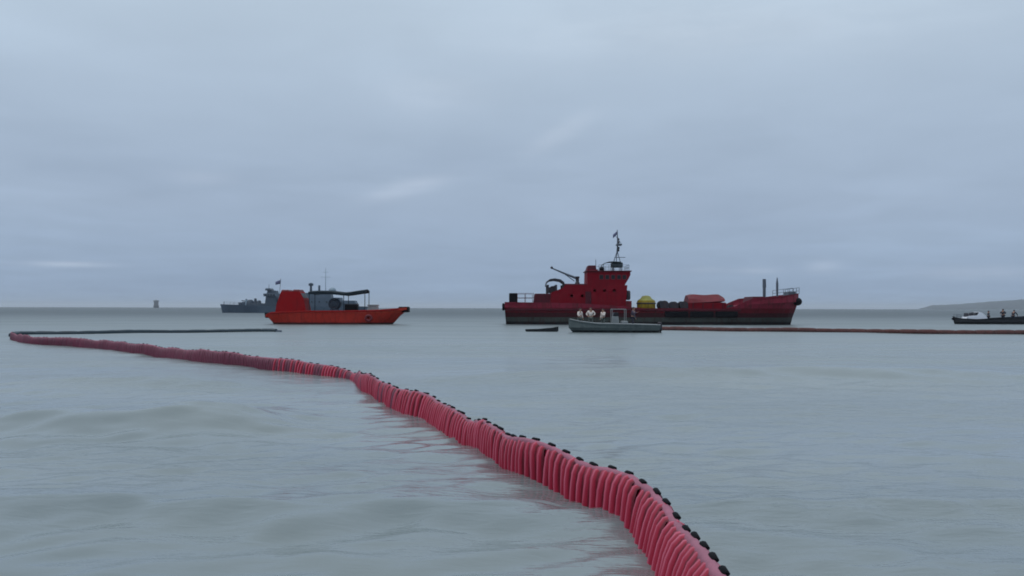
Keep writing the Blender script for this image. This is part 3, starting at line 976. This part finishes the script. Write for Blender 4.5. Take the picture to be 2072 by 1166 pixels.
# ------------------------------------------------------------------ the orange boat
p1, mp1 = ship_frame(680, 656.6)
OXp = lambda px: (px-680)*mp1
OZp = lambda py: (656.6-py)*mp1
ob = thing('orange_boat', (p1.x, p1.y+2.2, 0), 0, 'orange red landing boat with tall blocky wheelhouse aft and dark awning over its deck', 'boat')
TO = lambda px: (px-535)/(823-535)
zso = lin((0, OZp(637)), (.04, OZp(632)), (TO(612), OZp(629)), (TO(700), OZp(628.5)), (TO(760), OZp(627)), (TO(806), OZp(623.5)), (1, OZp(621)))
zdo = lambda t: zso(t)-.32
plo = lin((0, .8), (.08, .95), (.2, 1), (.7, 1), (.86, .85), (.95, .5), (1, .12))
hull((OXp(553), OXp(790)), (OXp(536), OXp(821)), 2.0, 2.3, zso, zdo, .9, plo, lin((0, .86), (.1, 1), (.8, 1), (.93, .86), (1, .5)), 30, .09).build('hull', m_orangehull, ob)
for sg in (-1, 1):
    rg = []
    for px in np.linspace(545, 806, 30):
        t = TO(px)
        w = 2.3*lin((0, .86), (.1, 1), (.8, 1), (.93, .86), (1, .5))(t)
        z = zso(t)-.12
        rg.append([(OXp(px), sg*(w-.06), z-.08), (OXp(px), sg*(w+.07), z-.05), (OXp(px), sg*(w+.07), z+.05), (OXp(px), sg*(w-.06), z+.08)])
    MB().loft(rg, True, True, True, False).build('rubbing_strake', m_orange, ob)
wh = MB().prism([(OXp(553), 1.05), (OXp(619), 1.05), (OXp(612), OZp(606)), (OXp(603), OZp(590)), (OXp(566), OZp(590)), (OXp(557), OZp(616))], -1.6, 1.6).build('wheelhouse', m_orange, ob)
MB().box(OXp(564.5), OXp(581), -1.3, 1.3, OZp(590)+.003, OZp(586.5), .1, .1, .1).build('roof_hatch', m_orangedk, ob)
MB().box(OXp(588), OXp(603.5), -1.3, 1.3, OZp(590)+.003, OZp(586), .1, .1, .1).build('roof_hatch', m_orangedk, ob)
for yy in (-.95, 0, .95):
    MB().prism([(OXp(610.2), OZp(603)), (OXp(604.6), OZp(593)), (OXp(604.6)+.05, OZp(593)), (OXp(610.2)+.05, OZp(603))], yy-.38, yy+.38).build('pane', m_glass, ob)
for sg in (1,):
    d = MB().box(OXp(580), OXp(592), min(sg*1.603, sg*1.64), max(sg*1.603, sg*1.64), 1.4, OZp(607), b=.015).build('door', m_orange, ob)
    MB().tube([(OXp(590.5), sg*1.67, 2.1), (OXp(590.5), sg*1.67, 2.3)], .018, 6).build('handle', m_steel, d)
for px in (746,):
    MB().torus((OXp(px), -2.38, .80), .34, .16, 'y', 16, 8).build('tyre_fender', m_orangedk, ob)
mb = MB()
mb.box(OXp(803), OXp(824), -1.05, 1.05, OZp(632), OZp(620.5), .05, .02, .05, .08)
mb.build('bow_fender', m_black, ob)
MB().box(OXp(533.5), OXp(541), -1.6, 1.6, OZp(644), OZp(633), -.1, .1, .1, .08).build('stern_fender', m_black, ob)
# awning
mb = MB()
rg = []
for px, py in ((622, 592.5), (640, 591.5), (664, 591.8), (682, 593.5), (694, 595), (706, 593.6), (722, 591), (738, 588.8)):
    rg.append([(OXp(px), -1.9, OZp(py)-.22), (OXp(px), 0, OZp(py)+.08), (OXp(px), 1.9, OZp(py)-.22), (OXp(px), 1.9, OZp(py)+.08), (OXp(px), 0, OZp(py)+.25), (OXp(px), -1.9, OZp(py)+.08)])
aw = mb.loft(rg, True, True, True, False).build('awning', m_awn, ob)
for px, zt in ((624, 592.4), (694, 594.8), (737, 589)):
    for yy in (-1.8, 1.8):
        MB().tube([(OXp(px), yy, 1.25), (OXp(px), yy, OZp(zt))], .045, 8).build('awning_post', m_awn, ob)
fs = MB().tube([(OXp(559), -.6, OZp(598)), (OXp(561.5), -.6, OZp(563.5))], .03, 6).build('flagstaff', m_steel, ob)
rg = []
for i in range(6):
    x = OXp(561)-i*.13
    y = -.6+.05*math.sin(i*1.5)
    rg.append([(x, y, OZp(566)-i*.05), (x, y+.012, OZp(566)-i*.05), (x, y+.012, OZp(574)-i*.03), (x, y, OZp(574)-i*.03)])
MB().loft(rg).build('flag', m_flag, fs)
bx = thing('deck_box', (ob.location.x+OXp(707), ob.location.y-.6, zdo(TO(707))+.003), 0, 'black deck box under the awning of the orange boat', 'box')
MB().box(-.78, .78, -.7, .7, 0, OZp(617)-zdo(TO(707)), b=.06).build('case', m_black, bx)
MB().box(-.82, .82, -.74, .74, OZp(617)-zdo(TO(707))+.003, OZp(615)-zdo(TO(707)), b=.03).build('lid', m_dark, bx)
cg = thing('deck_crate', (ob.location.x+OXp(751), ob.location.y-.4, zdo(TO(751))+.003), 0, 'low grey crate on the foredeck of the orange boat ahead of the awning', 'crate')
MB().box(-.62, .62, -.8, .8, 0, OZp(619)-zdo(TO(751)), .05, .05, .05, .05).build('case', m_grey, cg)
MB().box(-.64, .64, -.82, .82, OZp(619)-zdo(TO(751))+.003, OZp(616.5)-zdo(TO(751)), b=.03).build('lid', m_grey, cg)
hp = thing('hose_reel', (ob.location.x+OXp(671), ob.location.y-.2, zdo(TO(671))+.003), 0, 'dark round hose reel on the orange boat under the awning', 'hose reel')
MB().torus((0, -.5, 1.15), .62, .11, 'y', 24).build('rim', m_bluedk, hp)
MB().torus((0, .5, 1.15), .62, .11, 'y', 24).build('rim', m_bluedk, hp)
MB().lathe([(.45, -.5), (.5, 0), (.45, .5)], (0, 0, 1.15), 18, 'y').build('drum', m_bluedk, hp)
for yy in (-.62, .62):
    MB().tube([(-.6, yy, 0), (0, yy, 1.15), (.6, yy, 0)], .06, 6).build('stand', m_bluedk, hp)

# ------------------------------------------------------------------ the naval ship behind it
p2, mp2 = ship_frame(588, 633.6)
NX = lambda px: (px-588)*mp2
NZ = lambda py: (633.6-py)*mp2
nv = thing('naval_ship', (p2.x, p2.y+4.5, 0), 0, 'blue grey naval patrol ship lying farther out behind the orange boat', 'ship')
TN = lambda px: 1-(px-440)/(738-440)
zsn = lin((0, NZ(620)), (.55, NZ(620.5)), (.68, NZ(619.5)), (.85, NZ(617.5)), (1, NZ(616)))
pln = lin((0, .8), (.1, .95), (.4, 1), (.7, .9), (.88, .5), (.97, .14), (1, .02))
nh = hull((NX(735), NX(443)), (NX(738), NX(439)), 4.3, 4.7, zsn, lambda t: zsn(t)-.25, 1.8, pln, lin((0, .9), (.4, 1), (.8, .82), (.93, .45), (1, .06)), 30, .12).build('hull', m_blue, nv)
def nbox(name, a, b, ya, z0, z1, mt, t0=0, t1=0, ty=.2):
    return MB().box(NX(a), NX(b), -ya, ya, NZ(z0), NZ(z1), t0, t1, ty, .06).build(name, mt, nv)
nbox('forward_house', 505, 536, 2.6, 621, 614.5, m_bluedk)
tw = nbox('bridge', 533, 559, 3.2, 621.5, 600, m_bluedk, .5, .3)
nbox('bridge_top', 531.5, 557, 3.5, 600-.02, 594, m_blue, -.2, 0)
nbox('upper_tower', 536, 556, 2.2, 594-.02, 588, m_bluedk, .3, .3)
nbox('tower_wing', 533, 546, 2.6, 588-.02, 583.5, m_bluedk, .2, .5)
nbox('main_house', 559, 690, 3.6, 621.5, 602, m_blue, .3, .8)
nbox('upper_house', 606, 668, 2.8, 602-.02, 592.5, m_blue, .4, .4)
nbox('aft_house', 690.5, 722, 3.0, 621.5, 608, m_blue, 0, 1.2)
for px in (536, 541.5, 547, 552.5):
    MB().box(NX(px-1.8), NX(px+1.8), -3.53, -3.41, NZ(598.6), NZ(595.6), b=.03).build('pane', m_glass, nv)
for px in (572, 590, 630, 645, 660, 675):
    MB().lathe([(.28, -.05), (.28, .05)], (NX(px), -3.6, NZ(611)), 10, 'y').build('porthole', m_glass, nv)
def gun(px, z0, sc_, L, label=None):
    g = MB().lathe([(1.1*sc_, 0), (1.1*sc_, .3*sc_), (.9*sc_, 1.2*sc_), (.5*sc_, 1.6*sc_)], (NX(px), 0, NZ(z0)), 12).build('gun_mount', m_bluedk, nv)
    MB().tube([(NX(px)-.3, 0, NZ(z0)+1.0*sc_), (NX(px)-L, 0, NZ(z0)+1.35*sc_)], .12*sc_, 8).build('barrel', m_bluedk, g)
gun(500, 618.5, 1.4, 3.4)
gun(518, 614.6, .8, 2.0)
nbox('capstan', 477, 483, .8, 618.5, 612.5, m_bluedk)
nbox('white_locker', 490, 495, .8, 618.5, 605, m_bluelt, .1, .3)
nbox('hatch', 484, 489, 1.0, 618.5, 611, m_blue)
nbox('rope_locker', 508, 513, .9, 614.6, 604, m_bluedk, .2, .2)
def npole(name, px, z0, z1, r, mt=None, r2=None):
    return MB().tube([(NX(px), 0, NZ(z0)), (NX(px), 0, NZ(z1))], [r, r2 or r*.6], 8).build(name, mt or m_blue, nv)
nm = npole('mast', 624, 593, 572, .55, m_bluedk, .35)
MB().box(NX(620), NX(628), -.9, .9, NZ(578), NZ(573), b=.06).build('radar_housing', m_bluedk, nm)
npole('exhaust_post', 641, 593, 577, .45, m_blue, .4)
mm = npole('main_mast', 654, 593, 541, .16, m_bluelt, .06)
for pz, w in ((560, 10), (550, 6)):
    MB().tube([(NX(654-w), 0, NZ(pz)), (NX(654+w), 0, NZ(pz))], .06, 6).build('yardarm', m_bluelt, mm)
dm = MB().lathe([(.3, 0), (1.2, .3), (1.5, 1.0), (1.1, 1.8), (.1, 2.2)], (NX(668), 0, NZ(592.6)), 14).build('radome', m_bluelt, nv)
npole('whip_antenna', 538, 584, 575, .10, m_bluedk)
npole('jackstaff', 446, 617.5, 610, .07, m_bluedk)
mb = MB()
for sg in (-1, 1):
    rail(mb, [(NX(px), sg*(4.6*lin((0, .9), (.4, 1), (.8, .82), (.93, .45), (1, .06))(TN(px))), zsn(TN(px))-.03) for px in (446, 462, 480, 500, 530)], 1.0, 1, .035, 2.2)
mb.build('deck_rail', m_bluedk, nv)

# ------------------------------------------------------------------ far ship on the horizon
pf = EYEP + ray(316, 621.5)*(2900/ray(316, 621.5).y)
fs_ = thing('distant_ship', (pf.x, pf.y, 0), R(109.5), 'tiny hazy grey ship seen end on at the horizon', 'ship')
hull((-38, 36), (-40, 42), 7.0, 7.6, lin((0, 6), (.7, 6), (1, 9)), lin((0, 5), (.7, 5), (1, 7)), 4, lin((0, .8), (.2, 1), (.75, 1), (.92, .6), (1, .02)), lin((0, .9), (.2, 1), (.8, 1), (.95, .6), (1, .05)), 18, .3).build('hull', m_far, fs_)
MB().box(-33, -18, -6.4, 6.4, 4.9, 18, 1, .5, .2, .3).build('deckhouse', m_far, fs_)
MB().box(-31, -20, -7.8, 7.8, 18.01, 22, .5, .5, .2, .3).build('bridge', m_far, fs_)
MB().tube([(-26, 0, 22), (-26, 0, 25)], .5, 8).build('mast', m_far, fs_)

# ------------------------------------------------------------------ the grey launch with its crew
p3, mp3 = ship_frame(1248, 673.6)
GX = lambda px: (px-1248)*mp3
GZ = lambda py: (673.6-py)*mp3
ln = thing('grey_launch', (p3.x, p3.y+1.1, 0), 0, 'open grey aluminium launch carrying a crew in front of the red ship', 'boat')
zsg = lin((0, GZ(658)), (.3, GZ(656.5)), (.7, GZ(655)), (.88, GZ(651)), (1, GZ(646)))
plg = lin((0, .85), (.3, 1), (.65, .95), (.85, .65), (.96, .25), (1, .03))
GD = .42
hull((GX(1334), GX(1166)), (GX(1337), GX(1152)), 1.0, 1.22, zsg, lambda t: GD, .35, plg, plg, 26, .07).build('hull', m_alu, ln)
for sg in (-1, 1):
    rg = []
    for i in range(24):
        t = i/23*.985
        x = GX(1337)+(GX(1152)-GX(1337))*t
        w, z = 1.22*plg(t), zsg(t)
        rg.append((x, sg*(w-.03), z+.01))
    MB().tube(rg, .045, 8).build('gunwale_tube', m_grey, ln)
cs = MB().box(GX(1240), GX(1256), -.45, .45, GD+.003, GZ(640), .05, .12, .05).build('console', m_grey, ln)
MB().box(GX(1242), GX(1254), -.42, .42, GZ(640)+.003, GZ(632.5), .10, .03, .04, .02).build('windscreen', m_glass, cs)
fr = MB()
for px in (1240, 1268):
    for yy in (-.62, .62):
        fr.tube([(GX(px), yy, GD), (GX(px), yy, GZ(626))], .028, 8)
for yy in (-.62, .62):
    fr.tube([(GX(1240), yy, GZ(626)), (GX(1268), yy, GZ(626))], .028, 8)
for px in (1240, 1254, 1268):
    fr.tube([(GX(px), -.62, GZ(626)), (GX(px), .62, GZ(626))], .025, 8)
fr.build('tow_frame', m_grey, ln)
MB().box(GX(1260), GX(1272), -.7, .7, GD+.003, GZ(650), b=.04).build('seat_box', m_grey, ln)
MB().box(GX(1308), GX(1334), -.85, .85, GD+.003, GZ(659.5), b=.05).build('engine_cover', m_alu, ln)
om = MB().box(GX(1336), GX(1344), -.26, .26, .15, GZ(652), -.05, .08, .05, .06).build('outboard_motor', m_dark, ln)
MB().box(GX(1338), GX(1342), -.08, .08, -.5, .15, b=.02).build('outboard_leg', m_dark, om)
LX, LY = ln.location.x, ln.location.y
def crew(px, y, h, rz, label, shirt, trs, pose, **k):
    person((LX+GX(px), LY+y, GD+.003), rz, h, label, shirt, trs, pose, **k).scale = (1.15, 1.15, 1)
crew(1174, -.1, 1.66, R(40), 'person in a pale shirt standing nearest the bow of the grey launch', m_cream, m_trs, {'elbow_l': (.10, -.05, -.27), 'wrist_l': (-.05, -.2, -.05), 'lean': .08, 'foot_l': (.08, .05)}, vest=m_vest)
crew(1197, -.15, 1.74, R(-10), 'person in a pale vest and bare head standing between two others in the grey launch', m_cream, m_trs, {'elbow_r': (.16, .0, -.22), 'wrist_r': (-.12, -.12, -.12), 'elbow_l': (.14, 0, -.24), 'wrist_l': (-.10, -.14, -.12)}, vest=m_vest)
crew(1223, .05, 1.62, R(-50), 'person in a pale top standing beside the console of the grey launch', m_cream, m_trs, {'elbow_r': (.05, -.1, -.26), 'wrist_r': (0, -.22, .02), 'foot_r': (.06, -.04)})
crew(1283, -.2, 1.78, R(60), 'person in dark plum clothes standing astride aft of the console in the grey launch', m_plum, m_navy, {'elbow_l': (.05, -.18, -.2), 'wrist_l': (.0, -.22, .10), 'foot_l': (.12, -.12), 'foot_r': (.14, .16), 'knee_l': (.06, -.1), 'knee_r': (.05, .06), 'lean': .05})

# low dark skiff
p4, mp4 = ship_frame(1096, 671.5)
sf = thing('dark_skiff', (p4.x, p4.y+.4, 0), R(4), 'long low dark empty skiff on the water beside the grey launch', 'boat')
ls = 66*mp4/2
hull((-ls*.88, ls*.9), (-ls, ls*1.05), .30, .42, lin((0, .22), (.4, .24), (.8, .34), (1, .46)), lambda t: .09, .12, lin((0, .05), (.15, .5), (.4, 1), (.7, .9), (.92, .4), (1, .03)), lin((0, .05), (.15, .55), (.4, 1), (.7, .95), (.92, .45), (1, .03)), 22, .04).build('hull', m_blackhull, sf)
for u in (-.35, .25):
    MB().box(u*ls-.12, u*ls+.12, -.34, .34, .12, .155, b=.01).build('thwart', m_dark, sf)

# ------------------------------------------------------------------ black motorboat on the right
p5, mp5 = ship_frame(1938, 656.2)
KX = lambda px: (px-1938)*mp5
KZ = lambda py: (656.2-py)*mp5
kb = thing('black_motorboat', (p5.x, p5.y+1.3, 0), 0, 'long black hulled motorboat with white foredeck cabin and dark clad passengers', 'boat')
KL = 13.2
zsk = lin((0, KZ(638)), (.2, KZ(640)), (.5, KZ(643)), (.8, KZ(646)), (.95, KZ(644)), (1, KZ(642)))
KD = .32
hull((KL-.2, .35), (KL, .0), 1.25, 1.5, zsk, lambda t: max(KD, zsk(t)-.75), .45, lin((0, .9), (.5, 1), (.8, .8), (.94, .42), (1, .05)), lin((0, .95), (.5, 1), (.8, .86), (.94, .5), (.985, .25), (1, .06)), 28, .08).build('hull', m_blackhull, kb)
MB().tube([(.02, 0, KZ(648)), (-.06, 0, KZ(645)), (0, 0, KZ(641))], [.16, .24, .2], 10).build('bow_fender', m_black, kb)
MB().prism([(KX(1957), KZ(647)), (KX(2002), KZ(647)), (KX(1999), KZ(640)), (KX(1991), KZ(633)), (KX(1985), KZ(631.5)), (KX(1981), KZ(638)), (KX(1962), KZ(640.5))], -.85, .85).build('cabin', m_white, kb)
ws = MB().prism([(KX(1974), KZ(640)), (KX(1981), KZ(640)), (KX(1984.6), KZ(632.2)), (KX(1980), KZ(632.2))], -.78, .78).build('windscreen', m_glass, kb)
MB().box(KX(1961), KX(1966), -.5, .5, KZ(641), KZ(633.5), .08, .08, .05).build('deck_locker', m_dark, kb)
MB().box(KX(1970), KX(1976), -.4, .4, KZ(640.5), KZ(633), .08, .02, .05).build('deck_locker', m_dark, kb)
mb = MB()
for sg in (-1, 1):
    rail(mb, [(KX(1942), sg*.5, KZ(643.5)), (KX(1950), sg*.85, KZ(645)), (KX(1960), sg*1.05, KZ(645.5))], .5, 1, .02, .7)
mb.build('bow_rail', m_steel, kb)
for px in (2008, 2026, 2044, 2062):
    MB().box(KX(px+4), KX(px+8), -1.2, 1.2, KD+.3, KD+.36, b=.01).build('bench', m_grey, kb)
BXp, BYp = kb.location.x, kb.location.y
for i, (px, y, hh, rz, lab) in enumerate([
        (2008, -.2, 1.56, 80, 'dark clad person standing right behind the white cabin of the black motorboat'),
        (2037, -.3, 1.80, -70, 'tall dark clad person amidships in the black motorboat with elbows out'),
        (2060, .1, 1.68, 110, 'dark clad person leaning forward farther aft in the black motorboat')]):
    pp = person((BXp+KX(px), BYp+y, KD+.003), R(rz), hh, lab, m_navy, m_navy, [{}, {'elbow_l': (.18, .02, -.2), 'wrist_l': (-.12, -.1, -.1), 'elbow_r': (.18, .02, -.2), 'wrist_r': (-.12, -.1, -.1)}, {'lean': .18, 'elbow_l': (.06, -.16, -.22)}][i], hat=m_navy if i != 1 else None, vest=m_navy)
    pp.scale = (1.3, 1.3, 1.0)

# ------------------------------------------------------------------ sea haze
hz = MB()
a = 26000
hz.add([(x, y, z) for z in (-6, 75) for x, y in ((-a, -a), (a, -a), (a, a), (-a, a))], [(3, 2, 1, 0), (4, 5, 6, 7), (0, 1, 5, 4), (1, 2, 6, 5), (2, 3, 7, 6), (3, 0, 4, 7)])
hm = bpy.data.materials.new('sea_haze')
hm.use_nodes = True
t = hm.node_tree
for n in list(t.nodes):
    if n.type != 'OUTPUT_MATERIAL':
        t.nodes.remove(n)
pv = t.nodes.new('ShaderNodeVolumePrincipled')
pv.inputs['Color'].default_value = (.86, .92, 1, 1)
pv.inputs['Density'].default_value = 0.00009
pv.inputs['Anisotropy'].default_value = .2
t.links.new(pv.outputs[0], [n for n in t.nodes if n.type == 'OUTPUT_MATERIAL'][0].inputs['Volume'])
tag(hz.build('haze', hm), 'thin pale sea haze in the air above the water', 'haze', kind='stuff')
